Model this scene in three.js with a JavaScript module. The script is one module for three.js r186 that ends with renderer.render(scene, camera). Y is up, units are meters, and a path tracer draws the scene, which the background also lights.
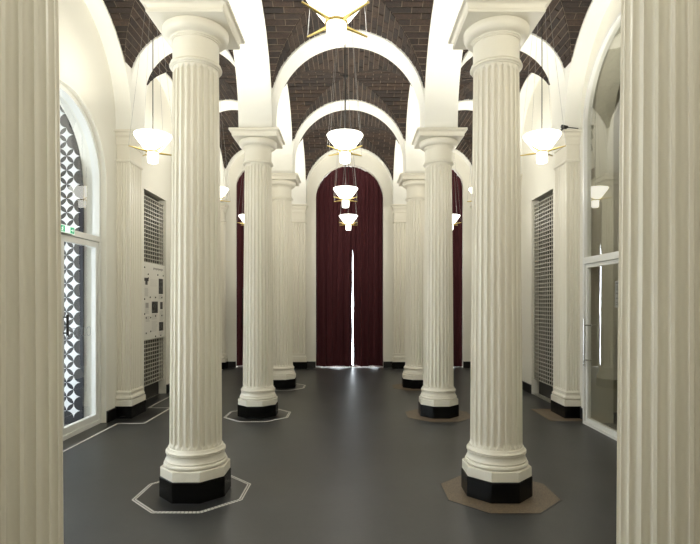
import * as THREE from 'three';
import { mergeGeometries, toCreasedNormals, mergeVertices } from 'three/addons/utils/BufferGeometryUtils.js';
import { RoundedBoxGeometry } from 'three/addons/geometries/RoundedBoxGeometry.js';

// ---------------------------------------------------------------- camera, sky, exposure
const U = 1.25;                       // half the distance between the two rows of columns
const EYE = 1.55;
const scene = new THREE.Scene();
const camera = new THREE.PerspectiveCamera(2 * Math.atan(272 / 515) * 180 / Math.PI, 700 / 544, 0.05, 100);
const CAMX = 0.044;
camera.position.set(CAMX, EYE, 0);
camera.lookAt(CAMX, EYE, -10);
camera.setViewOffset(700, 544, -1.4, -31, 700, 544);
scene.background = new THREE.Color().setRGB(0.86, 0.94, 1.0);   // overcast sky outside
scene.backgroundIntensity = 9;
const renderer = new THREE.WebGLRenderer({ antialias: true });
renderer.toneMapping = THREE.LinearToneMapping;
renderer.toneMappingExposure = 1.08;
renderer.shadowMap.enabled = true;
const LAMP = 1.35, UPLIGHT = 7;      // candela of each pendant lamp: through the opal glass, and out of its open top
const LAMP_COLOR = new THREE.Color().setRGB(1.0, 0.965, 0.87);

// ---------------------------------------------------------------- helpers
let seed = 20241;
const rnd = () => { seed = (seed * 1664525 + 1013904223) >>> 0; return seed / 4294967296; };
const V3 = (x, y, z) => new THREE.Vector3(x, y, z);
const taken = {};
function numbered(name) { const n = taken[name] = (taken[name] ?? -1) + 1; return n ? `${name}_${String(n).padStart(3, '0')}` : name; }
function part(name, geo, m, parent) {
  const o = new THREE.Mesh(geo, m); o.name = name; o.castShadow = o.receiveShadow = true; parent.add(o); return o;
}
function thing(name, label, category, pos = [0, 0, 0], turn = 0, group) {
  const o = new THREE.Group(); o.name = numbered(name); o.position.set(...pos); o.rotation.y = turn;
  o.userData = { label, category }; if (group) o.userData.group = group; scene.add(o); return o;
}
function structure(name, label, category) {
  const o = new THREE.Group(); o.name = numbered(name); o.userData = { label, category, kind: 'structure' }; scene.add(o); return o;
}
function copyOf(root, label, pos, turn = 0) {
  const c = root.clone(); c.name = numbered(root.name.replace(/_\d{3}$/, '')); c.position.set(...pos); c.rotation.y = turn;
  c.userData = { ...root.userData, label }; scene.add(c); return c;
}
const box = (x0, x1, y0, y1, z0, z1) => new THREE.BoxGeometry(x1 - x0, y1 - y0, z1 - z0).translate((x0 + x1) / 2, (y0 + y1) / 2, (z0 + z1) / 2);
const flat = (g, a = 0.5) => toCreasedNormals(g, a);
const merge = (list) => mergeGeometries(list.map(g => { const h = g.index ? g.toNonIndexed() : g; for (const k of Object.keys(h.attributes)) if (!['position', 'normal', 'uv'].includes(k)) h.deleteAttribute(k); return h; }));
const lathe = (pts, n = 64) => new THREE.LatheGeometry(pts.map(p => new THREE.Vector2(p[0], p[1])), n);
// a moulding that runs round a polygon: profile points are [apothem, height]
function polyLathe(pts, sides) {
  const k = 1 / Math.cos(Math.PI / sides);
  const g = new THREE.LatheGeometry([[0.001, pts[0][1]], ...pts, [0.001, pts[pts.length - 1][1]]].map(p => new THREE.Vector2(p[0] * k, p[1])), sides);
  g.rotateY(Math.PI / sides); return flat(g, 0.3);
}
// the same round a rectangle of half sizes a, b: profile points are [offset, height]
function rectMould(a, b, pts) {
  const pos = [], ring = p => [[-a - p[0], p[1], -b - p[0]], [-a - p[0], p[1], b + p[0]], [a + p[0], p[1], b + p[0]], [a + p[0], p[1], -b - p[0]]];
  const tri = (p, q, r) => pos.push(...p, ...q, ...r);
  for (let i = 0; i + 1 < pts.length; i++) {
    const A = ring(pts[i]), B = ring(pts[i + 1]);
    for (let k = 0; k < 4; k++) { const l = (k + 1) % 4; tri(A[k], A[l], B[l]); tri(A[k], B[l], B[k]); }
  }
  const A = ring(pts[0]), B = ring(pts[pts.length - 1]);
  tri(A[0], A[2], A[1]); tri(A[0], A[3], A[2]); tri(B[0], B[1], B[2]); tri(B[0], B[2], B[3]);
  const g = new THREE.BufferGeometry(); g.setAttribute('position', new THREE.Float32BufferAttribute(pos, 3));
  g.setAttribute('uv', new THREE.Float32BufferAttribute(new Float32Array(pos.length / 3 * 2), 2));
  return flat(g, 0.3);
}
const arcPts = (cx, cy, r0, r1, a0, a1, n) => Array.from({ length: n + 1 }, (_, i) => { const a = a0 + (a1 - a0) * i / n; return [cx + r0 * Math.cos(a), cy + r1 * Math.sin(a)]; });
function rod(p, q, r, n = 8, r2 = r) {
  const d = q.clone().sub(p), g = new THREE.CylinderGeometry(r2, r, d.length(), n);
  g.translate(0, d.length() / 2, 0).applyQuaternion(new THREE.Quaternion().setFromUnitVectors(V3(0, 1, 0), d.normalize())).translate(p.x, p.y, p.z);
  return g;
}
// ---------------------------------------------------------------- textures and materials
function noiseField(n, cells, s) {       // tiling value noise
  let q = s >>> 0; const r = () => { q = (q * 1664525 + 1013904223) >>> 0; return q / 4294967296; };
  const g = Array.from({ length: cells * cells }, r), f = new Float32Array(n * n), sm = t => t * t * (3 - 2 * t);
  for (let y = 0; y < n; y++) for (let x = 0; x < n; x++) {
    const u = x / n * cells, v = y / n * cells, i = Math.floor(u), j = Math.floor(v), a = sm(u - i), b = sm(v - j), I = (i + 1) % cells, J = (j + 1) % cells;
    f[y * n + x] = (g[j * cells + i] * (1 - a) + g[j * cells + I] * a) * (1 - b) + (g[J * cells + i] * (1 - a) + g[J * cells + I] * a) * b;
  }
  return f;
}
function dataTex(n, fn, srgb) {
  const d = new Uint8Array(n * n * 4);
  for (let i = 0; i < n * n; i++) { const c = fn(i); for (let k = 0; k < 3; k++) d[i * 4 + k] = Math.max(0, Math.min(255, c[k])); d[i * 4 + 3] = 255; }
  const t = new THREE.DataTexture(d, n, n); t.wrapS = t.wrapT = THREE.RepeatWrapping; t.magFilter = t.minFilter = THREE.LinearFilter;
  if (srgb) t.colorSpace = THREE.SRGBColorSpace; t.needsUpdate = true; return t;
}
const n8 = noiseField(512, 8, 3), n20 = noiseField(512, 20, 5), n64 = noiseField(512, 64, 7), n200 = noiseField(512, 200, 11);
const plasterBump = dataTex(512, i => { const v = 255 * (0.5 * n64[i] + 0.5 * n200[i]); return [v, v, v]; });
const floorMap = dataTex(512, i => { const v = 205 + 20 * (n8[i] - 0.5) + 14 * (n20[i] - 0.5) + 6 * (n64[i] - 0.5) + 10 * (n200[i] - 0.5); return [v, v, v * 0.99]; }, true);
floorMap.repeat.set(0.28, 0.28);
const brickMap = dataTex(512, i => { const v = 165 + 90 * (n64[i] - 0.5) + 70 * (n200[i] - 0.5) + 60 * (n20[i] - 0.5); return [v, v * 0.97, v * 0.94]; }, true);
brickMap.repeat.set(2.4, 2.4);
const brickBump = dataTex(512, i => { const v = 255 * (0.45 * n64[i] + 0.55 * n200[i]); return [v, v, v]; });
brickBump.repeat.set(2.4, 2.4);
const speckMap = dataTex(512, i => { const v = n200[i] > 0.6 ? 250 : 150 + 60 * n64[i]; return [v, v * 0.97, v * 0.92]; }, true);
speckMap.repeat.set(2, 2);
const lin = (r, g, b) => new THREE.Color().setRGB(r, g, b);
const M = {
  column: new THREE.MeshPhysicalMaterial({ color: lin(0.745, 0.708, 0.605), roughness: 0.4 }),
  plaster: new THREE.MeshStandardMaterial({ color: lin(0.82, 0.81, 0.75), roughness: 0.7, bumpMap: plasterBump, bumpScale: 0.0008 }),
  wall: new THREE.MeshStandardMaterial({ color: lin(0.76, 0.74, 0.655), roughness: 0.65, bumpMap: plasterBump, bumpScale: 0.0008 }),
  black: new THREE.MeshPhysicalMaterial({ color: lin(0.003, 0.003, 0.003), roughness: 0.25, specularIntensity: 0.35 }),
  skirting: new THREE.MeshStandardMaterial({ color: lin(0.008, 0.008, 0.008), roughness: 0.35 }),
  floor: new THREE.MeshPhysicalMaterial({ color: lin(0.061, 0.0615, 0.062), map: floorMap, roughness: 0.38 }),
  darkFloor: new THREE.MeshPhysicalMaterial({ color: lin(0.035, 0.035, 0.036), map: floorMap, roughness: 0.3 }),
  whiteInlay: new THREE.MeshStandardMaterial({ color: lin(0.62, 0.61, 0.57), roughness: 0.5 }),
  brownInlay: new THREE.MeshStandardMaterial({ color: lin(0.22, 0.175, 0.125), map: speckMap, roughness: 0.5 }),
  mortar: new THREE.MeshStandardMaterial({ color: lin(0.2, 0.16, 0.12), roughness: 0.95, bumpMap: brickBump, bumpScale: 0.003 }),
  whiteMetal: new THREE.MeshStandardMaterial({ color: lin(0.72, 0.72, 0.68), roughness: 0.35 }),
  grille: new THREE.MeshStandardMaterial({ color: lin(0.4, 0.38, 0.32), roughness: 0.4 }),
  void: new THREE.MeshStandardMaterial({ color: lin(0.03, 0.027, 0.022), roughness: 0.9 }),
  brass: new THREE.MeshStandardMaterial({ color: lin(0.62, 0.47, 0.16), roughness: 0.3, metalness: 0.9 }),
  steel: new THREE.MeshStandardMaterial({ color: lin(0.35, 0.35, 0.35), roughness: 0.35, metalness: 0.9 }),
  cable: new THREE.MeshStandardMaterial({ color: lin(0.012, 0.011, 0.01), roughness: 0.6 }),
  opal: new THREE.MeshStandardMaterial({ color: lin(0.9, 0.9, 0.88), roughness: 0.25, emissive: lin(1.0, 0.97, 0.86), emissiveIntensity: 2.6, side: THREE.DoubleSide }),
  velvet: new THREE.MeshPhysicalMaterial({ color: lin(0.052, 0.0038, 0.008), roughness: 0.85, sheen: 0.5, sheenColor: lin(0.1, 0.01, 0.018), sheenRoughness: 0.5, side: THREE.DoubleSide }),
  glass: new THREE.MeshPhysicalMaterial({ color: 0xffffff, transmission: 1, thickness: 0, roughness: 0.0, ior: 1.75 }),
  tinted: new THREE.MeshPhysicalMaterial({ color: lin(0.9, 0.9, 0.84), transmission: 1, thickness: 0, roughness: 0.0, ior: 2.3 }),
  screen: new THREE.MeshPhysicalMaterial({ color: lin(0.03, 0.031, 0.036), roughness: 0.25 }),
  film: new THREE.MeshStandardMaterial({ color: lin(0.85, 0.87, 0.88), roughness: 0.6 }),
  etched: new THREE.MeshStandardMaterial({ color: lin(0.28, 0.29, 0.29), roughness: 0.6 }),
  chrome: new THREE.MeshStandardMaterial({ color: lin(0.75, 0.75, 0.75), roughness: 0.18, metalness: 1 }),
  dimRoom: new THREE.MeshStandardMaterial({ color: lin(0.5, 0.48, 0.39), roughness: 0.8 }),
  vestibule: new THREE.MeshStandardMaterial({ color: lin(0.7, 0.72, 0.72), roughness: 0.7 }),
};
const brickTones = [[0.066, 0.038, 0.024], [0.048, 0.029, 0.02], [0.085, 0.049, 0.03], [0.036, 0.023, 0.016], [0.07, 0.045, 0.031], [0.1, 0.06, 0.038]]
  .map(c => new THREE.MeshStandardMaterial({ color: lin(...c), map: brickMap, roughness: 0.85, bumpMap: brickBump, bumpScale: 0.004 }));

// ---------------------------------------------------------------- plan
const LINES = [-0.9, 1.515, 3.385, 5.716, 7.63, 9.86].map(v => v * U);   // distances of the cross lines from the camera
const PIER = 0.225, ABACUS = 3.875, CROWN = 5.21, ROOF = 5.7;
const NAVE = U - PIER, AISLE0 = U + PIER, AISLE1 = 2.33 * U, WALLX = 2.5 * U;
const AISLEC = (AISLE0 + AISLE1) / 2, AISLER = (AISLE1 - AISLE0) / 2;
const BAYS = [0, 1, 2, 3, 4].map(i => { const a = LINES[i] + PIER, b = LINES[i + 1] - PIER; return { a, b, c: (a + b) / 2, r: (b - a) / 2, spring: CROWN - (b - a) / 2 }; });
const BAYC1 = BAYS[2].c, BAYC2 = BAYS[3].c;
const DOORL = 5.76, DOORR = 5.64, DOORRW = 1.0;      // centres of the two glazed doors, half width of the second

// shape of an opening with a round head: half width w, springing y1, foot y0, about centre c
function archPath(P, c, w, y0, y1, n = 40) {
  P.moveTo(c - w, y0); P.lineTo(c + w, y0); P.lineTo(c + w, y1);
  for (let i = 1; i <= n; i++) { const a = Math.PI * i / n; P.lineTo(c + w * Math.cos(a), y1 + w * Math.sin(a)); }
  P.lineTo(c - w, y0); return P;
}
// slab above an arch, in a plane (s, y)
function archSlab(c, w, spring, top, depth) {
  const s = new THREE.Shape(); s.moveTo(c + w, top); s.lineTo(c - w, top); s.lineTo(c - w, spring);
  for (let i = 1; i <= 56; i++) { const a = Math.PI * (1 - i / 56); s.lineTo(c + w * Math.cos(a), spring + w * Math.sin(a)); }
  s.lineTo(c + w, top);
  return flat(new THREE.ExtrudeGeometry(s, { depth, bevelEnabled: false, curveSegments: 8 }), 0.4);
}
// (s, y, depth) -> along the hall: s is the distance from the camera, depth runs outward from x0
const alongHall = (g, x0, side) => { g.rotateY(Math.PI / 2); g.translate(side > 0 ? x0 : -x0, 0, 0); return g; };  // shape x -> -z, extrusion -> +x

// ---------------------------------------------------------------- floor
const floor = structure('floor', 'dark grey linoleum floor of the columned hall', 'floor');
const Z0 = LINES[0], Z1 = LINES[5];
{
  const g = new THREE.PlaneGeometry(2 * WALLX + 0.6, Z1 - Z0 + 0.8).rotateX(-Math.PI / 2).translate(0, 0, -(Z0 + Z1) / 2);
  const uv = g.attributes.uv, p = g.attributes.position; for (let i = 0; i < uv.count; i++) uv.setXY(i, p.getX(i), p.getZ(i));
  part('linoleum', g, M.floor, floor);
  part('floor_slab', box(-WALLX - 0.3, WALLX + 0.3, -0.25, -0.004, -Z1 - 0.4, -Z0 + 0.4), M.darkFloor, floor);
}
const OCT = k => { const a = 0.43 * k, b = a * Math.tan(Math.PI / 8); return [[b, a], [a, b], [a, -b], [b, -a], [-b, -a], [-a, -b], [-a, b], [-b, a]]; };
function flatPrism(outline, hole, h) {
  const s = new THREE.Shape(outline.map(p => new THREE.Vector2(...p)));
  if (hole) s.holes.push(new THREE.Path(hole.map(p => new THREE.Vector2(...p))));
  const g = new THREE.ExtrudeGeometry(s, { depth: h, bevelEnabled: false }); g.rotateX(-Math.PI / 2); return g;
}
function dashes(points, w, len, gap, h) {         // little mosaic stones along a closed or open line
  const out = [];
  for (let i = 0; i + 1 < points.length; i++) {
    const [x0, z0] = points[i], [x1, z1] = points[i + 1], L = Math.hypot(x1 - x0, z1 - z0), n = Math.max(1, Math.round(L / (len + gap))), st = L / n;
    for (let k = 0; k < n; k++) { const t = (k + 0.5) / n; out.push(new THREE.BoxGeometry(st - gap, h, w).rotateY(-Math.atan2(z1 - z0, x1 - x0)).translate(x0 + (x1 - x0) * t, h / 2, z0 + (z1 - z0) * t)); }
  }
  return merge(out);
}
{
  const ringL = merge([1, 0.955].map(k => { const o = OCT(k); return dashes([...o, o[0]], 0.011, 0.022, 0.007, 0.002); }));
  const fieldL = flatPrism(OCT(0.95), null, 0.0012);
  const bandR = flatPrism(OCT(1.02), OCT(0.55), 0.002), edgeR = flatPrism(OCT(1.045), OCT(1.02), 0.0016);
  for (let i = 1; i <= 4; i++) {
    const z = -LINES[i];
    const a = part('inlay_line', ringL, M.whiteInlay, floor); a.position.set(-U, 0, z); a.userData.label = 'white mosaic octagon line';
    part('inlay_field', fieldL, M.darkFloor, floor).position.set(-U, 0, z);
    const b = part('inlay_band', bandR, M.brownInlay, floor); b.position.set(U, 0, z); b.userData.label = 'brown speckled octagon band';
    part('inlay_edge', edgeR, M.skirting, floor).position.set(U, 0, z);
  }
  // line along the wall on one side, stepping round the wall pilasters, and the dark strip behind it
  const pts = [], dark = [];
  for (let i = 1; i <= 4; i++) {
    const c = LINES[i] - 0.02, h = 0.5;
    pts.push([-2.37 * U, -(c - h)], [-2.1 * U, -(c - h)], [-2.1 * U, -(c + h)], [-2.37 * U, -(c + h)]);
    dark.push(box(-2.37 * U, -2.1 * U, 0, 0.0012, -(c + h), -(c - h)));
  }
  pts.unshift([-2.37 * U, -0.2]); pts.push([-2.37 * U, -Z1 + 0.25]);
  const lineParts = [];
  for (let i = 0; i + 1 < pts.length; i++) lineParts.push(dashes([pts[i], pts[i + 1]], 0.022, 0.2, 0.0, 0.002));
  part('border_line', merge(lineParts), M.whiteInlay, floor).userData.label = 'white inlaid line along the wall';
  dark.push(box(-2.58 * U, -2.37 * U, 0, 0.0012, -Z1, 0));
  part('border_strip', merge(dark), M.darkFloor, floor);
  const br = [];
  for (let i = 2; i <= 4; i++) br.push(flatPrism([[2.13 * U, LINES[i] - 0.38], [2.5 * U, LINES[i] - 0.38], [2.5 * U, LINES[i] + 0.38], [2.13 * U, LINES[i] + 0.38]], null, 0.002));
  part('border_band', merge(br), M.brownInlay, floor).userData.label = 'brown inlay round the wall pilasters';
}
// ---------------------------------------------------------------- walls
function sideWall(side) {
  // outline in (s = -z, y); the extrusion (0.3 m) runs outward
  const w = structure(side < 0 ? 'wall_left' : 'wall_right', side < 0 ? 'cream wall with the star-patterned glass door and posters' : 'cream wall with the tall arched glazing and bare grille', 'wall');
  const s = new THREE.Shape(); s.moveTo(Z0 - 0.3, 0); s.lineTo(Z1 + 0.3, 0); s.lineTo(Z1 + 0.3, ROOF); s.lineTo(Z0 - 0.3, ROOF); s.lineTo(Z0 - 0.3, 0);
  const h = new THREE.Path(); if (side < 0) archPath(h, DOORL, 0.9, 0.0, 3.09); else archPath(h, DOORR, DOORRW + 0.005, 0.0, 3.78); s.holes.push(h);
  if (side < 0) s.holes.push(archPath(new THREE.Path(), BAYS[1].c, 0.5, 0.35, 3.09));
  const r = new THREE.Path(); r.moveTo(BAYC2 - 0.47, 0.0); r.lineTo(BAYC2 + 0.47, 0.0); r.lineTo(BAYC2 + 0.47, 3.3); r.lineTo(BAYC2 - 0.47, 3.3); r.lineTo(BAYC2 - 0.47, 0.0); s.holes.push(r);
  const g = flat(new THREE.ExtrudeGeometry(s, { depth: 0.3, bevelEnabled: false }), 0.4);
  g.rotateY(Math.PI / 2);                              // x' = depth, z' = -s
  g.translate(side < 0 ? -WALLX - 0.3 : WALLX, 0, 0);
  part('plaster', g, M.wall, w);
  // back of the grille recess
  part('recess_back', box(side * (WALLX + 0.15) - 0.02, side * (WALLX + 0.15) + 0.02, 0, 3.3, -BAYC2 - 0.47, -BAYC2 + 0.47), M.void, w);
  // skirting between the openings
  const base = structure(side < 0 ? 'baseboard_left' : 'baseboard_right', side < 0 ? 'black skirting below the wall with the posters' : 'black skirting below the wall with the bare grille', 'baseboard');
  const stops = [Z0, LINES[1] - 0.24, LINES[1] + 0.24, LINES[2] - 0.24, LINES[2] + 0.24, side < 0 ? DOORL - 0.9 : DOORR - DOORRW, side < 0 ? DOORL + 0.9 : DOORR + DOORRW, LINES[3] - 0.24, LINES[3] + 0.24, BAYC2 - 0.47, BAYC2 + 0.47, LINES[4] - 0.24, LINES[4] + 0.24, Z1 - 0.2];
  for (let i = 0; i < stops.length; i += 2) if (stops[i + 1] - stops[i] > 0.02) part('skirting', box(side > 0 ? WALLX - 0.018 : -WALLX, side > 0 ? WALLX : -WALLX + 0.018, 0, 0.15, -stops[i + 1], -stops[i]), M.skirting, base);
}
sideWall(-1); sideWall(1);
{
  const w = structure('wall_back', 'white end wall with three round arched openings', 'wall');
  const s = new THREE.Shape(); s.moveTo(-WALLX, 0); s.lineTo(WALLX, 0); s.lineTo(WALLX, ROOF); s.lineTo(-WALLX, ROOF); s.lineTo(-WALLX, 0);
  s.holes.push(archPath(new THREE.Path(), 0, 0.81, 0, 4.04), archPath(new THREE.Path(), AISLEC, 0.525, 0, 4.33), archPath(new THREE.Path(), -AISLEC, 0.525, 0, 4.33));
  const g = flat(new THREE.ExtrudeGeometry(s, { depth: 0.3, bevelEnabled: false }), 0.4); g.translate(0, 0, -Z1 - 0.3); part('plaster', g, M.wall, w);
  const b = structure('baseboard_back', 'black skirting below the curtained end wall', 'baseboard');
  for (const [a, c] of [[-WALLX, -AISLEC - 0.525], [-AISLEC + 0.525, -0.81], [0.81, AISLEC - 0.525], [AISLEC + 0.525, WALLX]]) part('skirting', box(a, c, 0, 0.15, -Z1, -Z1 + 0.018), M.skirting, b);
  const f = structure('wall_front', 'plain cream wall behind the viewer', 'wall');
  part('plaster', box(-WALLX, WALLX, 0, ROOF, -Z0, -Z0 + 0.3), M.wall, f);
}
{
  const c = structure('ceiling', 'flat roof slab above the brick vaults', 'ceiling');
  part('roof_slab', box(-WALLX - 0.3, WALLX + 0.3, ROOF, ROOF + 0.2, -Z1 - 0.3, -Z0 + 0.3), M.void, c);
}
// windows behind the curtains of the end wall
[[0, 0.81, 4.04, 'tall arched window behind the central dark red curtain'], [-AISLEC, 0.525, 4.33, 'arched window behind the curtain of the aisle with posters'], [AISLEC, 0.525, 4.33, 'arched window behind the curtain of the aisle with bare grille']].forEach(([c, r, y, label], i) => {
  const w = structure('window_' + (i + 1), label, 'window');
  const s = archPath(new THREE.Shape(), c, r, 0, y); s.holes.push(archPath(new THREE.Path(), c, r - 0.11, 0.03, y));
  const g = flat(new THREE.ExtrudeGeometry(s, { depth: 0.05, bevelEnabled: false }), 0.4); g.translate(0, 0, -Z1 - 0.29); part('frame', g, M.whiteMetal, w);
  for (const y1 of [3.6]) part('glazing_bar', box(c - r + 0.11, c + r - 0.11, y1 - 0.02, y1 + 0.02, -Z1 - 0.285, -Z1 - 0.245), M.whiteMetal, w);
  part('pane', new THREE.ShapeGeometry(archPath(new THREE.Shape(), c, r - 0.1, 0.02, y)).translate(0, 0, -Z1 - 0.265), M.glass, w);
});
{ // arched window of the first bay, hidden by the closest column, through which cool daylight comes
  const w = structure('window_4', 'arched window behind the closest column on the poster side', 'window'), c = BAYS[1].c, X = -WALLX - 0.2;
  const s = archPath(new THREE.Shape(), c, 0.5, 0.35, 3.09); s.holes.push(archPath(new THREE.Path(), c, 0.44, 0.41, 3.09));
  part('frame', flat(new THREE.ExtrudeGeometry(s, { depth: 0.05, bevelEnabled: false }), 0.4).rotateY(Math.PI / 2).translate(X, 0, 0), M.whiteMetal, w);
  part('glazing_bar', box(X, X + 0.04, 2.3, 2.35, -c - 0.44, -c + 0.44), M.whiteMetal, w); part('glazing_bar', box(X, X + 0.04, 0.41, 2.3, -c - 0.02, -c + 0.02), M.whiteMetal, w);
  part('pane', new THREE.ShapeGeometry(archPath(new THREE.Shape(), c, 0.45, 0.4, 3.09)).rotateY(Math.PI / 2).translate(X + 0.02, 0, 0), M.glass, w);
}
// ---------------------------------------------------------------- arches and piers
for (let i = 0; i < 6; i++) {
  const t = structure('trim_' + (i + 1), ['cross arches at the wall behind the viewer', 'cross arches over the pair of columns closest to the viewer', 'cross arches over the second pair of columns', 'cross arches over the third pair of columns', 'cross arches over the fourth pair of columns', 'wall arches framing the curtains on the end wall'][i], 'arch');
  const z = LINES[i], a = i === 0 ? z : z - PIER, b = i === 5 ? z : z + PIER, d = b - a, foot = i === 0 ? 0 : ABACUS;
  const put = g => { g.translate(0, 0, -b); return g; };
  part('nave_arch', put(archSlab(0, NAVE, CROWN - NAVE, ROOF, d)), M.plaster, t);
  for (const s of [-1, 1]) {
    part('aisle_arch', put(archSlab(s * AISLEC, AISLER, CROWN - AISLER, ROOF, d)), M.plaster, t);
    part('pier', flat(new RoundedBoxGeometry(2 * PIER, ROOF - foot, d, 1, 0.008), 0.4).translate(s * U, (ROOF + foot) / 2, -(a + b) / 2), M.plaster, t);
    part('wall_pier', box(Math.min(s * AISLE1, s * WALLX), Math.max(s * AISLE1, s * WALLX), i === 1 || i === 0 ? 0 : ABACUS, ROOF, -b, -a), M.plaster, t);
  }
}
BAYS.forEach((B, i) => {
  const t = structure('trim_' + (i + 7), ['arcade arches of the bay above the viewer', 'arcade arches between the first and second columns', 'arcade arches between the second and third columns', 'arcade arches between the third and fourth columns', 'arcade arches between the fourth columns and the end wall'][i], 'arch');
  for (const s of [-1, 1]) {
    const g = archSlab(B.c, B.r, B.spring, ROOF, 2 * PIER); g.rotateY(Math.PI / 2); g.translate(s * U - PIER, 0, 0); part('arcade_arch', g, M.plaster, t);
    const h = archSlab(B.c, B.r, B.spring, ROOF, WALLX - AISLE1); h.rotateY(Math.PI / 2); h.translate(s > 0 ? AISLE1 : -WALLX, 0, 0); part('wall_arch', h, M.plaster, t);
  }
});
// ---------------------------------------------------------------- brick groin vaults
camera.updateMatrixWorld(); camera.updateProjectionMatrix();
const VOFF = 0.03, COURSE = 0.078, BRICK = 0.25, JOINT = 0.011;
function brickGeo(P) {       // eight corners: inner face 0-3, outer face 4-7
  const f = [[0, 1, 2, 3], [0, 4, 5, 1], [1, 5, 6, 2], [2, 6, 7, 3], [3, 7, 4, 0], [7, 6, 5, 4]], pos = [], uv = [], cx = rnd(), cy = rnd();
  const L = P[0].distanceTo(P[3]), W = P[0].distanceTo(P[1]), quv = [[0, 0], [0, W], [L, W], [L, 0]];
  for (const q of f) for (const k of [0, 1, 2, 0, 2, 3]) { pos.push(P[q[k]].x, P[q[k]].y, P[q[k]].z); uv.push(cx + quv[k][0], cy + quv[k][1]); }
  const g = new THREE.BufferGeometry(); g.setAttribute('position', new THREE.Float32BufferAttribute(pos, 3)); g.setAttribute('uv', new THREE.Float32BufferAttribute(uv, 2)); g.computeVertexNormals(); return g;
}
function vault(name, label, cx, rx, bay) {
  const root = structure(name, label, 'brick vault'), cz = bay.c;
  const Rx = rx + VOFF, sx = CROWN - rx, Rz = bay.r + VOFF, sz = bay.spring, bricks = [], mort = [];
  const run = (R, sp, lim, R2, sp2, L, place) => {      // barrel of radius R whose generators are cut by the other barrel
    const aMin = Math.acos(Math.min(1, lim / R)), n = Math.max(8, Math.round(R * (Math.PI - 2 * aMin) / COURSE)), st = (Math.PI - 2 * aMin) / n;
    const cut = a => { const y = sp + R * Math.sin(a) - sp2; return y <= 0 ? 9 : y >= R2 ? 0 : Math.sqrt(R2 * R2 - y * y); };
    for (let k = 0; k < n; k++) {
      const a0 = aMin + k * st, a1 = a0 + st, c0 = cut(a0), c1 = cut(a1);
      if (Math.min(c0, c1) >= L - 0.004) continue;
      for (const sg of [-1, 1]) {
        const A = Math.min(c0, L), B = Math.min(c1, L), q = (a, s, r) => place(a, sg * s, r);
        mort.push([q(a0, A, R), q(a1, B, R), q(a1, L, R), q(a0, L, R)]);
        const j = JOINT / 2 / R, e0 = a0 + j, e1 = a1 - j, g0 = Math.min(cut(e0), L), g1 = Math.min(cut(e1), L);
        let s = L, first = k % 2 ? BRICK / 2 : BRICK;
        while (s - Math.min(g0, g1) > 0.02) {
          let t = s - first; first = BRICK;
          if (t - Math.max(g0, g1) < 0.06) t = -1;
          const hi = s - JOINT / 2, t0 = Math.max(t + JOINT / 2, g0 + 0.003), t1 = Math.max(t + JOINT / 2, g1 + 0.003), pr = 0.008 + 0.008 * rnd();
          const h0 = Math.max(hi, t0 + 0.001), h1 = Math.max(hi, t1 + 0.001), w = () => (rnd() - 0.5) * 0.005;
          bricks.push([q(e0, t0 + (t < 0 ? 0 : w()), R - pr + w() * 0.6), q(e1, t1 + (t < 0 ? 0 : w()), R - pr + w() * 0.6), q(e1, h1, R - pr + w() * 0.6), q(e0, h0, R - pr + w() * 0.6), q(e0, t0, R), q(e1, t1, R), q(e1, h1, R), q(e0, h0, R)]);
          s = t; if (t < 0) break;
        }
      }
    }
  };
  run(Rx, sx, rx, Rz, sz, bay.r, (a, s, r) => V3(cx + r * Math.cos(a), sx + r * Math.sin(a), -(cz + s)));
  run(Rz, sz, bay.r, Rx, sx, rx, (a, s, r) => V3(cx + s, sz + r * Math.sin(a), -(cz + r * Math.cos(a))));
  { // mortar bed
    const pos = [], uv = []; for (const q of mort) for (const k of [0, 1, 2, 0, 2, 3]) { pos.push(q[k].x, q[k].y, q[k].z); uv.push(q[k].x + q[k].y, q[k].z + q[k].y); }
    const g = new THREE.BufferGeometry(); g.setAttribute('position', new THREE.Float32BufferAttribute(pos, 3)); g.setAttribute('uv', new THREE.Float32BufferAttribute(uv, 2)); g.computeVertexNormals(); part('mortar_bed', g, M.mortar, root);
  }
  const size = bricks.map(P => {
    const c = P[0].clone().add(P[2]).multiplyScalar(0.5), d = c.clone().project(camera);
    return c.z < -0.3 && Math.abs(d.x) < 1.05 && Math.abs(d.y) < 1.08 ? 1 / c.distanceTo(camera.position) : 0;
  });
  const named = new Set([...size.keys()].filter(i => size[i] > 0).sort((p, q) => size[q] - size[p]).slice(0, 300)), rest = brickTones.map(() => []);
  bricks.forEach((P, i) => {
    const tone = Math.floor(rnd() * brickTones.length), g = brickGeo(P);
    if (named.has(i)) part('brick', g, brickTones[tone], root); else rest[tone].push(g);
  });
  rest.forEach((l, i) => { if (l.length) part('brickwork', mergeGeometries(l), brickTones[i], root).userData.kind = 'stuff'; });
  return bricks.length;
}
let nb = 0;
['above the viewer', 'between the first and second columns', 'between the second and third columns', 'between the third and fourth columns', 'in front of the end wall'].forEach((w, i) => {
  nb += vault('ceiling', `dark brick groin vault of the nave ${w}`, 0, NAVE, BAYS[i]);
  nb += vault('ceiling', `dark brick groin vault of the poster aisle ${w}`, -AISLEC, AISLER, BAYS[i]);
  nb += vault('ceiling', `dark brick groin vault of the bare grille aisle ${w}`, AISLEC, AISLER, BAYS[i]);
});
console.log('bricks', nb);

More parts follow.
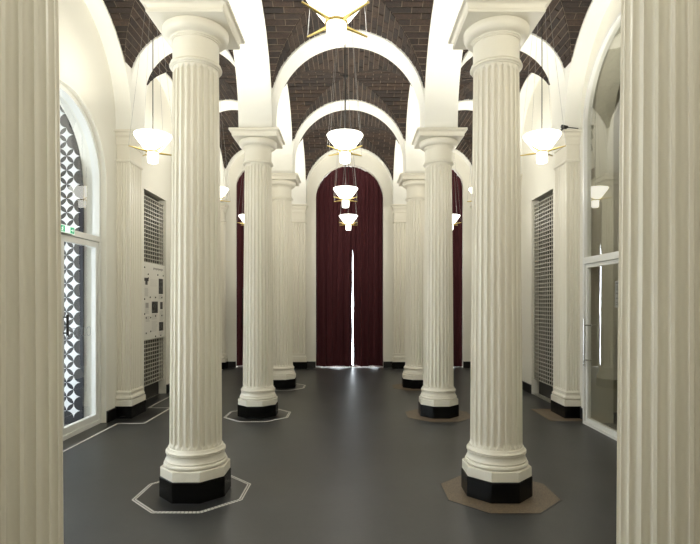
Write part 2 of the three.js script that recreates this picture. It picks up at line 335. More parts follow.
// ---------------------------------------------------------------- columns
function flutedShaft(r0, r1, y0, y1, flutes = 24) {
  const ends = 0.035, ys = [y0], pos = [], nor = [], uv = [], idx = [], half = 0.385, pitch = 2 * Math.PI / flutes;
  for (let i = 0; i <= 6; i++) ys.push(y0 + 0.018 + ends * i / 6);
  for (let i = 1; i < 12; i++) ys.push(y0 + 0.018 + ends + (y1 - y0 - 0.036 - 2 * ends) * i / 12);
  for (let i = 0; i <= 6; i++) ys.push(y1 - 0.018 - ends + ends * i / 6);
  ys.push(y1);
  const radius = y => { const t = (y - y0) / (y1 - y0); return r0 + (r1 - r0) * (0.65 * t + 0.35 * t * t); };      // entasis
  const at = (a, q, y) => {                                    // q runs from -1 to 1 across a flute centred on angle a
    const R = radius(y), w = pitch * R, e = Math.max(0, Math.min(1, Math.min(y - y0 - 0.018, y1 - 0.018 - y) / ends)), open = Math.sqrt(1 - (1 - e) * (1 - e));
    const dep = Math.abs(q) < open ? w * 0.4 * Math.sqrt(Math.max(0, 1 - (q / open) * (q / open))) * open : 0, b = a + q * half * pitch, r = R - dep;
    return V3(r * Math.sin(b), y, r * Math.cos(b));
  };
  const strip = (n, point, normal, u) => {
    const first = pos.length / 3;
    ys.forEach(y => { for (let i = 0; i <= n; i++) { const p = point(i, y), m = normal(i, y, p); pos.push(p.x, p.y, p.z); nor.push(m.x, m.y, m.z); uv.push(u + i * 0.005, y); } });
    for (let j = 0; j + 1 < ys.length; j++) for (let i = 0; i < n; i++) { const a = first + j * (n + 1) + i, b = a + n + 1; idx.push(a, a + 1, b + 1, a, b + 1, b); }
  };
  const radial = (i, y, p) => V3(p.x, 0, p.z).normalize();
  for (let k = 0; k < flutes; k++) {
    const a = k * pitch, N = 10, q = i => -Math.cos(Math.PI * i / N);
    strip(N, (i, y) => at(a, q(i), y), (i, y) => {
      const c = Math.max(-0.985, Math.min(0.985, q(i))), yy = Math.max(y0 + 0.002, Math.min(y1 - 0.002, y));
      const dq = at(a, c + 0.01, yy).sub(at(a, c - 0.01, yy)), dy = at(a, c, yy + 0.001).sub(at(a, c, yy - 0.001));
      return dq.cross(dy).normalize();
    }, k * 0.055);
    strip(1, (i, y) => { const b = a + pitch * (i ? 1 - half : half), r = radius(y); return V3(r * Math.sin(b), y, r * Math.cos(b)); }, radial, k * 0.055 + 0.05);
  }
  const g = new THREE.BufferGeometry(); g.setAttribute('position', new THREE.Float32BufferAttribute(pos, 3)); g.setAttribute('normal', new THREE.Float32BufferAttribute(nor, 3)); g.setAttribute('uv', new THREE.Float32BufferAttribute(uv, 2)); g.setIndex(idx);
  return g;
}
const H1 = 0.163, H2 = 0.243;
const G = {
  plinth: polyLathe([[0.25, 0], [0.262, 0.004], [0.262, H1 - 0.006], [0.256, H1]], 8),
  foot: polyLathe([[0.254, H1], [0.256, H1 + 0.004], [0.256, H2 - 0.006], [0.25, H2]], 8),
  torus: flat(lathe([[0.2, H2], [0.243, H2], ...arcPts(0.237, H2 + 0.018, 0.015, 0.018, -Math.PI / 2, Math.PI / 2, 10), [0.24, H2 + 0.04], ...arcPts(0.247, H2 + 0.078, 0.018, 0.032, -Math.PI * 0.62, -Math.PI * 1.32, 8), [0.237, H2 + 0.106], ...arcPts(0.226, H2 + 0.117, 0.011, 0.01, -Math.PI / 2, Math.PI / 2, 8), [0.224, H2 + 0.131], [0.222, H2 + 0.133], [0.219, H2 + 0.147], [0.19, H2 + 0.147]], 72), 0.6),
  shaft: flutedShaft(0.208, 0.182, H2 + 0.145, 3.452),
  astragal: flat(lathe([[0.17, 3.446], [0.192, 3.448], [0.194, 3.454], ...arcPts(0.194, 3.468, 0.015, 0.013, -Math.PI / 2, Math.PI / 2, 8), [0.194, 3.484], [0.2, 3.486], [0.2, 3.494], [0.188, 3.5], [0.17, 3.5]], 64), 0.6),
  necking: lathe([[0.184, 3.498], [0.184, 3.664]], 64),
  echinus: flat(lathe([[0.17, 3.66], [0.193, 3.662], [0.193, 3.672], [0.202, 3.674], [0.202, 3.684], [0.208, 3.686], ...arcPts(0.208, 3.742, 0.054, 0.054, -Math.PI / 2, 0.2, 12), [0.262, 3.766], [0.25, 3.776], [0.17, 3.776]], 64), 0.5),
  abacus: polyLathe([[0.292, 3.775], [0.297, 3.778], [0.297, 3.795], [0.302, 3.797], ...arcPts(0.336, 3.8, 0.034, 0.045, Math.PI, Math.PI / 2, 6).map(p => [p[0] - 0.012, p[1]]), [0.332, 3.846], [0.332, 3.87], [0.328, ABACUS]], 4),
};
const column = thing('column', '', 'column', [0, 0, 0], 0, 'fluted columns of the nave');
{
  part('plinth', G.plinth, M.black, column).userData.label = 'black polished octagonal plinth';
  const b = part('base', G.foot, M.column, column); part('base_moulding', G.torus, M.column, b);
  part('shaft', G.shaft, M.column, column);
  const cap = part('abacus', G.abacus, M.column, column);
  part('echinus', G.echinus, M.column, cap); part('necking', G.necking, M.column, cap); part('astragal', G.astragal, M.column, cap);
}
const nth = ['', 'closest to the viewer, cut by the frame', 'second from the viewer', 'third from the viewer', 'fourth from the viewer, before the curtain'];
for (let i = 1; i <= 4; i++) for (const s of [-1, 1]) {
  const label = s < 0 ? `cream fluted column on white-outlined octagon, ${nth[i]}` : `cream fluted column on brown octagon band, ${nth[i]}`;
  const x = s * (i === 2 ? 1.232 : U), pos = [x, 0, -LINES[i]];
  if (i === 1 && s < 0) { column.position.set(...pos); column.userData.label = label; } else copyOf(column, label, pos);
}
// ---------------------------------------------------------------- wall pilasters
// local frame: back on z = 0, front faces +z; half width a, projection p
function flutedFace(x0, x1, n) {           // depth profile along a face, from x0 to x1
  const out = [], pitch = (x1 - x0) / n, fl = pitch * 0.72;
  for (let k = 0; k < n; k++) { const c = x0 + (k + 0.5) * pitch; for (let i = 0; i <= 6; i++) { const t = i / 6 * 2 - 1; out.push([c + t * fl / 2, -fl * 0.5 * Math.sqrt(Math.max(0, 1 - t * t))]); } }
  return out;
}
function pilaster(name, a, p, label, pos, turn, group) {
  const o = thing(name, label, 'pilaster', pos, turn, group);
  const wrap = prof => rectMould(a, p / 2, prof).translate(0, 0, p / 2);
  // mouldings would run into the wall behind; cut them flush there
  const clip = g => { const q = g.attributes.position; for (let i = 0; i < q.count; i++) if (q.getZ(i) < 0.001) q.setZ(i, 0.001); q.needsUpdate = true; return g; };
  part('plinth', clip(wrap([[0.036, 0], [0.04, 0.004], [0.04, H1 - 0.005], [0.036, H1]])), M.black, o).userData.label = 'black polished plinth';
  const b = part('base', clip(wrap([[0.036, H1], [0.038, H1 + 0.003], [0.038, H2 - 0.005], [0.034, H2]])), M.column, o);
  part('base_moulding', clip(wrap([[0.03, H2], ...arcPts(0.014, H2 + 0.024, 0.016, 0.024, -Math.PI / 2, Math.PI / 2, 8), [0.012, H2 + 0.052], [0.008, H2 + 0.075], [0.012, H2 + 0.085], ...arcPts(0.006, H2 + 0.1, 0.012, 0.012, -Math.PI / 2, Math.PI / 2, 6), [0.004, H2 + 0.125]])), M.column, b);
  const s = new THREE.Shape(), pts = [[-a, 0.001]];
  for (const [u, d] of flutedFace(0.02, p - 0.02, 4)) pts.push([-a - d, u]);
  pts.push([-a, p]); for (const [u, d] of flutedFace(-a + 0.02, a - 0.02, 6)) pts.push([u, p + d]);
  pts.push([a, p]); for (const [u, d] of flutedFace(0.02, p - 0.02, 4).reverse()) pts.push([a + d, u]);
  pts.push([a, 0.001]);
  pts.forEach(([x, z], i) => i ? s.lineTo(x, -z) : s.moveTo(x, -z));
  const g = new THREE.ExtrudeGeometry(s, { depth: 3.452 - H2 - 0.12, bevelEnabled: false }); g.rotateX(-Math.PI / 2); g.translate(0, H2 + 0.12, 0);
  part('shaft', flat(g, 0.75), M.column, o);
  const cap = part('abacus', clip(wrap([[0.03, 3.795], [0.034, 3.8], [0.034, 3.815], ...arcPts(0.056, 3.815, 0.022, 0.03, Math.PI, Math.PI / 2, 5), [0.062, 3.848], [0.062, 3.87], [0.058, ABACUS]])), M.column, o);
  part('echinus', clip(wrap([[0.004, 3.68], [0.01, 3.684], [0.01, 3.7], ...arcPts(0.038, 3.7, 0.028, 0.09, Math.PI, Math.PI * 0.55, 6), [0.03, 3.795]])), M.column, cap);
  part('necking', clip(wrap([[-0.004, 3.49], [-0.004, 3.68]])), M.column, cap);
  part('astragal', clip(wrap([[0.0, 3.446], ...arcPts(0.002, 3.468, 0.014, 0.02, -Math.PI / 2, Math.PI / 2, 6), [0.0, 3.494]])), M.column, cap);
  return o;
}
const PROJ = WALLX - AISLE1 - 0.03;
const pil = pilaster('wall_pilaster', 0.2, PROJ, 'fluted wall pilaster between the star-patterned door and the posters', [-WALLX, 0, -LINES[3]], Math.PI / 2, 'fluted pilasters of the side walls');
copyOf(pil, 'fluted wall pilaster between the tall glazing and the bare grille', [WALLX, 0, -LINES[3]], -Math.PI / 2);
copyOf(pil, 'fluted wall pilaster just beyond the poster board', [-WALLX, 0, -LINES[4]], Math.PI / 2);
copyOf(pil, 'fluted wall pilaster just beyond the bare grille', [WALLX, 0, -LINES[4]], -Math.PI / 2);
copyOf(pil, 'fluted wall pilaster on the viewer side of the star-patterned door', [-WALLX, 0, -LINES[2]], Math.PI / 2);
copyOf(pil, 'fluted wall pilaster on the viewer side of the tall glazing', [WALLX, 0, -LINES[2]], -Math.PI / 2);
const endPil = pilaster('end_wall_pilaster', 0.2, 0.17, 'fluted end wall pilaster beside the central curtain, poster side', [-U, 0, -Z1], 0, 'fluted pilasters of the end wall');
copyOf(endPil, 'fluted end wall pilaster beside the central curtain, bare grille side', [U, 0, -Z1], 0);
const cornerPil = pilaster('corner_pilaster', 0.1, PROJ, 'narrow fluted pilaster in the end wall corner, poster side', [-WALLX, 0, -Z1 + 0.168], Math.PI / 2, 'corner pilasters');
copyOf(cornerPil, 'narrow fluted pilaster in the end wall corner, bare grille side', [WALLX, 0, -Z1 + 0.168], -Math.PI / 2);

// ---------------------------------------------------------------- curtains
function drape(name, label, x0, x1, c, r, spring, z, gap, folds) {
  // a sheet between x0 and x1 with folds; its head follows the arch; gap(y) moves the inner edge
  const nx = 150, ny = 40, pos = [], uv = [], idx = [], ph = rnd() * 6;
  for (let i = 0; i <= nx; i++) {
    const u = i / nx, xb = x0 + (x1 - x0) * u, top = spring + Math.sqrt(Math.max(0.0004, r * r - (xb - c) * (xb - c))) - 0.003;
    for (let j = 0; j <= ny; j++) {
      const v = j / ny, y = 0.03 + 0.012 * Math.sin(u * 9 + ph) + (top - 0.03) * v, e = gap(y);
      const x = xb + (e < 0 ? e * u * u * u : e * (1 - u) * (1 - u) * (1 - u));
      const loose = 0.55 + 0.45 * (1 - v), w = u * folds * 2 * Math.PI + ph;
      const d = 0.034 * loose * Math.sin(w + 0.7 * Math.sin(w * 0.37 + ph)) + 0.012 * Math.sin(w * 2.3 + v * 1.2) + 0.006 * Math.sin(w * 4.1 - v * 2);
      pos.push(x, y, z + d); uv.push(x, y);
    }
  }
  for (let i = 0; i < nx; i++) for (let j = 0; j < ny; j++) { const a = i * (ny + 1) + j, b = a + ny + 1; idx.push(a, b, b + 1, a, b + 1, a + 1); }
  const g = new THREE.BufferGeometry(); g.setAttribute('position', new THREE.Float32BufferAttribute(pos, 3)); g.setAttribute('uv', new THREE.Float32BufferAttribute(uv, 2)); g.setIndex(idx); g.computeVertexNormals();
  const m = new THREE.Mesh(g, M.velvet); m.name = numbered(name); m.castShadow = m.receiveShadow = true; m.userData = { label, category: 'curtain', group: 'dark red curtains on the end wall' }; scene.add(m);
}
const GX = 0.075, slit = y => { const t = Math.max(0, Math.min(1, (3.2 - y) / 0.5)); return 0.02 * t * t * (3 - 2 * t) + 0.014 * Math.max(0, Math.min(1, (3.0 - y) / 1.3)) * (1 + 0.5 * Math.sin(y * 5.3)); };
const CZ = -Z1 - 0.1;
drape('curtain', 'dark red velvet curtain beside the bright slit, on the poster side', -0.808, GX + 0.018, 0, 0.81, 4.04, CZ, y => -slit(y), 4.5);
drape('curtain', 'dark red velvet curtain beside the bright slit, on the bare grille side', GX - 0.018, 0.808, 0, 0.81, 4.04, CZ - 0.045, y => slit(y), 4);
drape('curtain', 'dark red curtain glimpsed behind the columns of the poster aisle', -AISLEC - 0.523, -AISLEC + 0.523, -AISLEC, 0.525, 4.33, CZ, () => 0, 6);
drape('curtain', 'dark red curtain glimpsed behind the columns of the bare grille aisle', AISLEC - 0.523, AISLEC + 0.523, AISLEC, 0.525, 4.33, CZ, () => 0, 6);

// ---------------------------------------------------------------- glass doors
function ringFrame(c, w, y0, y1, t, depth) { const s = archPath(new THREE.Shape(), c, w, y0, y1, 48); s.holes.push(archPath(new THREE.Path(), c, w - t, y0 + t, y1, 48)); return flat(new THREE.ExtrudeGeometry(s, { depth, bevelEnabled: false }), 0.4).rotateY(Math.PI / 2); }
const bar = (x, d, y0, y1, s0, s1) => box(x, x + d, y0, y1, -s1, -s0);
{ // on the star-patterned side
  const d = structure('door_1', 'white arched double glass door with star-patterned screen behind', 'door');
  const X = -2.6 * U, c = DOORL;
  part('frame', ringFrame(c, 0.9, 0, 3.09, 0.05, 0.09).translate(X - 0.03, 0, 0), M.whiteMetal, d);
  part('transom', bar(X - 0.03, 0.09, 2.33, 2.40, c - 0.85, c + 0.85), M.whiteMetal, d);
  for (const k of [0, 1]) {
    const s0 = k ? c + 0.004 : c - 0.85, s1 = k ? c + 0.85 : c - 0.004, leaf = new THREE.Group(); leaf.name = 'door_leaf'; d.add(leaf);
    part('stile', bar(X - 0.01, 0.055, 0.05, 2.325, s0, s0 + 0.06), M.whiteMetal, leaf); part('stile', bar(X - 0.01, 0.055, 0.05, 2.325, s1 - 0.06, s1), M.whiteMetal, leaf);
    part('rail', bar(X - 0.01, 0.055, 0.05, 0.13, s0 + 0.06, s1 - 0.06), M.whiteMetal, leaf); part('rail', bar(X - 0.01, 0.055, 2.255, 2.325, s0 + 0.06, s1 - 0.06), M.whiteMetal, leaf);
    part('pane', new THREE.PlaneGeometry(s1 - s0 - 0.12, 2.125).rotateY(Math.PI / 2).translate(X + 0.017, 1.1925, -(s0 + s1) / 2), M.glass, leaf);
    if (k) { part('handle', merge([rod(V3(X + 0.09, 1.18, -s0 - 0.05), V3(X + 0.09, 1.42, -s0 - 0.05), 0.014, 12), rod(V3(X + 0.04, 1.21, -s0 - 0.05), V3(X + 0.09, 1.21, -s0 - 0.05), 0.009), rod(V3(X + 0.04, 1.39, -s0 - 0.05), V3(X + 0.09, 1.39, -s0 - 0.05), 0.009)]), M.cable, leaf).userData.label = 'black pull handle'; }
    // row of rounded outlines etched on the glass
    if (k) for (let q = 0; q < 5; q++) {
      const s = s0 + 0.2 + q * 0.115, R = (a, b) => { const p = new THREE.Shape(); for (let i = 0; i < 28; i++) { const t = i / 28 * 2 * Math.PI, e = v => Math.sign(v) * Math.pow(Math.abs(v), 0.6); p[i ? 'lineTo' : 'moveTo'](a * e(Math.cos(t)), b * e(Math.sin(t))); } return p; };
      const sh = R(0.048, 0.055); sh.holes.push(R(0.042, 0.049)); part('etched_mark', new THREE.ShapeGeometry(sh).rotateY(Math.PI / 2).translate(X + 0.0185, 1.2, -s), M.etched, leaf);
    }
  }
  part('fanlight', new THREE.ShapeGeometry(archPath(new THREE.Shape(), c, 0.86, 2.38, 3.09)).rotateY(Math.PI / 2).translate(X + 0.017, 0, 0), M.glass, d);
}
{ // on the bare side
  const d = structure('door_2', 'tall arched glazing with a white framed glass door', 'door');
  const X = 2.42 * U, c = DOORR, w = DOORRW;
  part('frame', ringFrame(c, w, 0, 3.78, 0.035, 0.1).translate(X, 0, 0), M.whiteMetal, d);
  part('transom', bar(X, 0.09, 2.05, 2.13, c - w + 0.035, c + w - 0.035), M.whiteMetal, d);
  for (const k of [0, 1]) {
    const s0 = k ? c + 0.004 : c - w + 0.04, s1 = k ? c + w - 0.04 : c - 0.004, leaf = new THREE.Group(); leaf.name = 'door_leaf'; d.add(leaf);
    part('stile', bar(X + 0.02, 0.05, 0.035, 2.045, s0, s0 + 0.045), M.whiteMetal, leaf); part('stile', bar(X + 0.02, 0.05, 0.035, 2.045, s1 - 0.045, s1), M.whiteMetal, leaf);
    part('rail', bar(X + 0.02, 0.05, 0.035, 0.085, s0 + 0.045, s1 - 0.045), M.whiteMetal, leaf); part('rail', bar(X + 0.02, 0.05, 2.0, 2.045, s0 + 0.045, s1 - 0.045), M.whiteMetal, leaf);
    part('pane', new THREE.PlaneGeometry(s1 - s0 - 0.09, 1.915).rotateY(Math.PI / 2).translate(X + 0.045, 1.0425, -(s0 + s1) / 2), M.tinted, leaf);
    if (k) {
      part('handle', merge([rod(V3(X - 0.045, 0.75, -s1 + 0.1), V3(X - 0.045, 1.35, -s1 + 0.1), 0.014, 12), rod(V3(X - 0.045, 0.83, -s1 + 0.1), V3(X + 0.045, 0.83, -s1 + 0.1), 0.009), rod(V3(X - 0.045, 1.27, -s1 + 0.1), V3(X + 0.045, 1.27, -s1 + 0.1), 0.009)]), M.chrome, leaf).userData.label = 'chrome pull handle';
    }
  }
  part('fanlight', new THREE.ShapeGeometry(archPath(new THREE.Shape(), c, w - 0.03, 2.12, 3.78)).rotateY(Math.PI / 2).translate(X + 0.045, 0, 0), M.tinted, d);
}
// rooms behind the glass
{
  const w = structure('wall_vestibule', 'pale daylit vestibule beyond the star-patterned screen', 'wall');
  const x1 = -WALLX - 0.3, x0 = -5.6, a = BAYC1 - 1.7, b = BAYC1 + 1.35;
  part('floor_slab', box(x0, x1, -0.2, 0, -b, -a), M.darkFloor, w);
  part('ceiling_slab', box(x0, x1, 4.3, 4.4, -b, -a), M.vestibule, w);
  part('end_wall', box(x0, x1, 0, 4.3, -b - 0.1, -b), M.vestibule, w); part('end_wall', box(x0, x1, 0, 4.3, -a, -a + 0.1), M.vestibule, w);
  const s = new THREE.Shape(); s.moveTo(a, 0); s.lineTo(b, 0); s.lineTo(b, 4.3); s.lineTo(a, 4.3); s.lineTo(a, 0);
  const h = new THREE.Path(); h.moveTo(a + 0.3, 0.1); h.lineTo(b - 0.6, 0.1); h.lineTo(b - 0.6, 2.6); h.lineTo(a + 0.3, 2.6); h.lineTo(a + 0.3, 0.1); s.holes.push(h);
  part('street_wall', new THREE.ExtrudeGeometry(s, { depth: 0.2, bevelEnabled: false }).rotateY(Math.PI / 2).translate(x0 - 0.2, 0, 0), M.vestibule, w);
  const r = structure('wall_side_room', 'dim unlit room beyond the tall arched glazing', 'wall');
  const X0 = WALLX + 0.3, X1 = 5.8, A = BAYC1 - 1.6, B = BAYC1 + 1.6;
  part('floor_slab', box(X0, X1, -0.2, 0, -B, -A), M.darkFloor, r); part('ceiling_slab', box(X0, X1, 5.2, 5.3, -B, -A), M.dimRoom, r);
  part('end_wall', box(X0, X1, 0, 5.2, -B - 0.1, -B), M.dimRoom, r); part('end_wall', box(X0, X1, 0, 5.2, -A, -A + 0.1), M.dimRoom, r); part('far_wall', box(X1, X1 + 0.1, 0, 5.2, -B, -A), M.dimRoom, r);
}
{ // screen with the star film
  const SZ = 6.56, X1 = -3.393, X0 = -3.5 * U, y1 = EYE + 1.16 * U, R = 1.97 * U;
  const o = thing('patterned_screen', 'dark glass screen with white four-pointed star film behind the arched door', 'screen', [0, 0, -SZ - 0.06]);
  const s = new THREE.Shape(); s.moveTo(X0, 0); s.lineTo(X1, 0); s.lineTo(X1, y1);
  for (let i = 1; i <= 24; i++) { const x = X1 + (X0 - X1) * i / 24, q = R - (X1 - x); s.lineTo(x, Math.min(4.25, y1 + Math.sqrt(R * R - q * q))); } s.lineTo(X0, 0);
  part('panel', new THREE.ExtrudeGeometry(s, { depth: 0.03, bevelEnabled: false }), M.screen, o);
  const hp = 0.0906, starS = new THREE.Shape(), r = hp * 0.96;
  for (let k = 0; k < 4; k++) { // concave sides between the four points
    const a = k * Math.PI / 2, b = a + Math.PI / 2;
    if (!k) starS.moveTo(r, 0);
    for (let i = 1; i <= 6; i++) { const t = i / 6, u = Math.pow(1 - t, 1.7), v = Math.pow(t, 1.7); starS.lineTo(r * (Math.cos(a) * u + Math.cos(b) * v), r * (Math.sin(a) * u + Math.sin(b) * v)); }
  }
  const sg = new THREE.ExtrudeGeometry(starS, { depth: 0.0015, bevelEnabled: false });
  let col = 0;
  for (let x = X1 - 0.116; x > X0 + hp; x -= hp, col++) for (let y = 0.17 + (col % 2 ? hp : 0); y < 4; y += 2 * hp) {
    const q = R - (X1 - (x + hp * 0.6)); const top = Math.min(4.2, y1 + Math.sqrt(R * R - q * q)); if (y + hp * 0.7 > top) continue;
    part('star', sg, M.film, o).position.set(x, y, 0.03);
  }
}
// ---------------------------------------------------------------- exit sign above the door
{
  const cv = document.createElement('canvas'); cv.width = 512; cv.height = 128; const k = cv.getContext('2d');
  k.fillStyle = '#eafff6'; k.fillRect(0, 0, 512, 128); k.fillStyle = '#12a070';
  k.fillRect(10, 10, 150, 108); k.fillRect(352, 10, 150, 108);
  k.fillStyle = '#f4fffa'; k.beginPath(); k.arc(88, 34, 12, 0, 7); k.fill(); k.lineWidth = 13; k.strokeStyle = '#f4fffa'; k.lineCap = 'round';
  k.beginPath(); k.moveTo(80, 50); k.lineTo(70, 80); k.lineTo(92, 92); k.lineTo(84, 110); k.moveTo(70, 80); k.lineTo(44, 98); k.moveTo(80, 52); k.lineTo(104, 66); k.moveTo(76, 54); k.lineTo(52, 62); k.stroke();
  k.beginPath(); k.moveTo(390, 64); k.lineTo(464, 64); k.moveTo(440, 40); k.lineTo(466, 64); k.lineTo(440, 88); k.stroke();
  const t = new THREE.CanvasTexture(cv); t.colorSpace = THREE.SRGBColorSpace;
  const o = thing('exit_sign', 'small green and white emergency exit sign above the door handle', 'sign', [-2.6 * U + 0.062, 2.335, -5.81]);
  part('housing', box(0.0, 0.03, 0, 0.09, -0.15, 0.15), M.whiteMetal, o);
  part('face', new THREE.PlaneGeometry(0.29, 0.082).rotateY(Math.PI / 2).translate(0.0315, 0.045, 0), new THREE.MeshStandardMaterial({ map: t, roughness: 0.4, emissive: 0xffffff, emissiveMap: t, emissiveIntensity: 0.45 }), o);
}
// ---------------------------------------------------------------- grilles and the poster board
function grille(side, label) {
  const o = thing('grille', label, 'grille', [side * (WALLX + 0.05), 0, -BAYC2], 0, 'wall grilles'), w = 0.455, y0 = 0.26, y1 = 3.22, t = 0.007;
  const nh = 46, nv = 10, gh = new THREE.BoxGeometry(0.012, 0.016, 2 * w), gv = new THREE.BoxGeometry(0.012, y1 - y0, 0.014);
  for (let i = 0; i <= nh; i++) part('bar', gh, M.grille, o).position.set(-side * 0.006, y0 + (y1 - y0) * i / nh, 0);
  for (let i = 0; i <= nv; i++) part('bar', gv, M.grille, o).position.set(side * 0.006, (y0 + y1) / 2, -w + 2 * w * i / nv);
  for (const z of [-w, w]) part('bracket', new THREE.BoxGeometry(0.1, 0.03, 0.03), M.grille, o).position.set(side * 0.06, 1.7, z);
}
grille(-1, 'cream metal wall grille carrying the poster board'); grille(1, 'bare cream metal wall grille');
{
  const W = 700, H = 900, cv = document.createElement('canvas'); cv.width = W; cv.height = H; const k = cv.getContext('2d');
  k.fillStyle = '#d9d6cc'; k.fillRect(0, 0, W, H);
  let q = 77; const r = () => { q = (q * 1664525 + 1013904223) >>> 0; return q / 4294967296; };
  const lines = (x, y, w, n, c = '#a5a29a', st = 11) => { k.fillStyle = c; for (let i = 0; i < n; i++) k.fillRect(x, y + i * st, w * (0.75 + 0.25 * r()), 4); };
  const photo = (x, y, w, h) => { k.fillStyle = '#23201d'; k.fillRect(x, y, w, h); for (let i = 0; i < 26; i++) { const v = 30 + Math.floor(r() * 70); k.fillStyle = `rgb(${v},${v},${v - 4})`; k.fillRect(x + r() * w * 0.8, y + r() * h * 0.85, w * 0.16, h * 0.12); } };
  k.fillStyle = '#6d6a62'; for (let i = 0; i < 15; i++) k.fillRect(300 + i * 22, 46, 15, i % 4 ? 20 : 30);   // unreadable heading
  k.fillStyle = '#35322e'; k.fillRect(20, 180, 130, 36); k.fillRect(50, 216, 70, 44); lines(30, 300, 120, 9);
  photo(480, 170, 150, 190); lines(480, 375, 150, 5); lines(200, 190, 230, 8, '#c3c0b7');
  lines(40, 470, 120, 12); photo(250, 455, 200, 140); lines(250, 610, 200, 6); photo(530, 460, 90, 90); lines(510, 570, 150, 12);
  lines(60, 630, 140, 6); lines(250, 690, 190, 12, '#b9b6ad'); photo(490, 710, 150, 110); lines(490, 830, 150, 5);
  k.fillStyle = '#9a978f'; k.fillRect(60, 470, 90, 60);
  const t = new THREE.CanvasTexture(cv); t.colorSpace = THREE.SRGBColorSpace;
  const o = thing('poster_board', 'white information board with dark photographs hung on the grille', 'poster', [-WALLX - 0.028, 0.98, -BAYC2]);
  part('board', box(0, 0.012, 0, 1.2, -0.45, 0.45), M.whiteMetal, o);
  part('print', new THREE.PlaneGeometry(0.9, 1.2).rotateY(Math.PI / 2).translate(0.0135, 0.6, 0), new THREE.MeshStandardMaterial({ map: t, roughness: 0.6 }), o);
  const mg = new THREE.CylinderGeometry(0.012, 0.012, 0.008, 12).rotateZ(Math.PI / 2);
  for (const [u, v] of [[-0.42, 1.12], [-0.28, 1.02], [-0.28, 0.96], [0.12, 1.03], [0.36, 1.03], [-0.42, 0.63], [-0.2, 0.66], [0.02, 0.66], [0.3, 0.66], [-0.42, 0.4], [-0.36, 0.34], [-0.18, 0.34], [0.02, 0.36], [0.3, 0.36], [-0.36, 0.1], [-0.18, 0.12], [0.02, 0.03], [0.25, 0.03]]) part('magnet', mg, M.cable, o).position.set(0.018, v, -u);
}
{ // information sheet on the glazing
  const cv = document.createElement('canvas'); cv.width = 256; cv.height = 360; const k = cv.getContext('2d'); k.fillStyle = '#85857c'; k.fillRect(0, 0, 256, 360);
  k.fillStyle = '#4a4a45'; [[18, 30], [62, 16], [88, 16], [114, 16], [160, 22], [230, 18], [290, 14], [320, 14]].forEach(([y, h]) => k.fillRect(20, y, 216, h * 0.7));
  const t = new THREE.CanvasTexture(cv); t.colorSpace = THREE.SRGBColorSpace;
  const o = thing('notice_sheet', 'small grey printed notice stuck on the tall glazing', 'notice', [2.42 * U + 0.04, 1.5, -BAYC1 - 0.1]);
  part('sheet', box(-0.002, 0.001, 0, 0.3, -0.11, 0.11), M.etched, o);
  part('print', new THREE.PlaneGeometry(0.215, 0.295).rotateY(-Math.PI / 2).translate(-0.0035, 0.15, 0), new THREE.MeshStandardMaterial({ map: t, roughness: 0.6 }), o);
}
{ // small spotlight on the pilaster capital
  const o = thing('spotlight', 'small black spotlight lying on the pilaster capital beside the glazing', 'spotlight', [AISLE1 - 0.02, ABACUS, -LINES[3] + 0.24]);
  part('base', box(-0.03, 0.03, 0, 0.012, -0.04, 0.02), M.cable, o);
  part('housing', rod(V3(-0.035, 0.034, 0.02), V3(0.05, 0.034, 0.0), 0.026, 16, 0.016), M.cable, o);
  part('cord', rod(V3(0.05, 0.03, 0), V3(0.19, 0.012, 0.01), 0.006, 6), M.cable, o);
}
{ // loudspeaker before the aisle curtain
  const o = thing('loudspeaker', 'slim black column loudspeaker in front of the red aisle curtain', 'loudspeaker', [-1.93 * U, 0, -Z1 + 0.3]);
  part('cabinet', new RoundedBoxGeometry(0.17, 0.86, 0.14, 2, 0.012).translate(0, 1.46, 0), M.cable, o);
  part('pole', rod(V3(0.02, 0.02, 0), V3(0.02, 1.03, 0), 0.015, 12), M.cable, o);
  part('base', lathe([[0.001, 0], [0.12, 0], [0.12, 0.012], [0.02, 0.02], [0.001, 0.02]], 32).translate(0.02, 0, 0), M.cable, o);
}
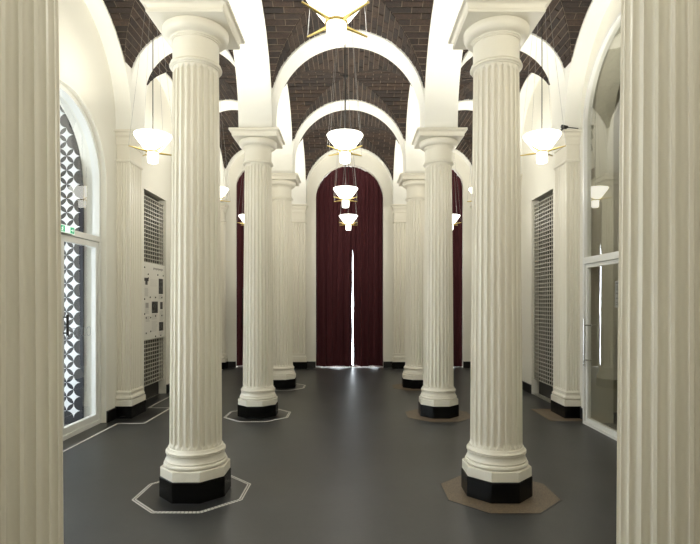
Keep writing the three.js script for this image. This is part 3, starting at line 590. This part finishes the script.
// ---------------------------------------------------------------- pendant lamps
const LY = 3.095;                                       // underside of the glass
function lampPrototype() {
  const o = thing('pendant_lamp', '', 'lamp', [0, LY, 0], 0, 'glowing glass pendant lamps');
  const top = CROWN + VOFF - 0.012 - LY;
  part('bowl', lathe([[0.056, 0.118], [0.072, 0.128], [0.098, 0.16], [0.134, 0.207], [0.17, 0.254], [0.195, 0.291], [0.201, 0.305], [0.198, 0.312], [0.19, 0.306], [0.163, 0.26], [0.127, 0.213], [0.091, 0.167], [0.07, 0.134]], 64), M.opal, o);
  part('cup', lathe([[0.001, 0.004], [0.046, 0.0], [0.054, 0.006], [0.058, 0.03], [0.06, 0.12]], 48), M.opal, o);
  part('collar', lathe([[0.06, 0.112], [0.068, 0.114], [0.068, 0.13], [0.06, 0.134]], 48), M.brass, o);
  for (let k = 0; k < 4; k++) {
    const a = (k + 0.5) * Math.PI / 2, c = Math.cos(a), s = Math.sin(a), p = V3(0.265 * c, 0.135, 0.265 * s);
    part('spoke', rod(V3(0.062 * c, 0.122, 0.062 * s), p, 0.012, 8, 0.006), M.brass, o);
    part('wire', rod(p, V3(0.03 * c, top - 0.02, 0.03 * s), 0.0016, 5), M.steel, o);
  }
  part('cable', rod(V3(0, 0.2, 0), V3(0, top - 0.02, 0), 0.0055, 8), M.cable, o);
  part('ceiling_rose', lathe([[0.001, top - 0.035], [0.03, top - 0.034], [0.045, top - 0.01], [0.045, top], [0.001, top]], 32), M.cable, o);
  return o;
}
function lampLights(o) {
  const l = new THREE.PointLight(LAMP_COLOR, LAMP, 0, 2); l.position.set(0, 0.265, 0); l.castShadow = true; l.shadow.radius = 3; l.name = 'lamp_light'; o.add(l);
  const up = new THREE.SpotLight(LAMP_COLOR, UPLIGHT, 0, 1.16, 0.4, 2); up.position.set(0, 0.26, 0); up.target.position.set(0, 2, 0); up.castShadow = true; up.shadow.radius = 3; up.name = 'lamp_uplight'; o.add(up, up.target);
}
const lamp = lampPrototype();
const bayWords = ['above the viewer', 'first in the row', 'second in the row', 'third in the row', 'last in the row before the curtain'];
const lamps = [];
BAYS.forEach((B, i) => [[0, 'glowing glass nave lamp'], [-AISLEC, 'glowing glass lamp of the poster aisle'], [AISLEC, 'glowing glass lamp of the bare grille aisle']].forEach(([x, w]) => {
  const label = `${w}, ${bayWords[i]}`, pos = [x ? x - Math.sign(x) * 0.045 : [0, -0.045, -0.027, -0.05, -0.02][i], LY, -B.c];
  const made = lamps.length ? copyOf(lamp, label, pos) : lamp;
  made.position.set(...pos); made.userData.label = label; lamps.push(made);
}));
lamps.forEach(lampLights);
renderer.render(scene, camera);
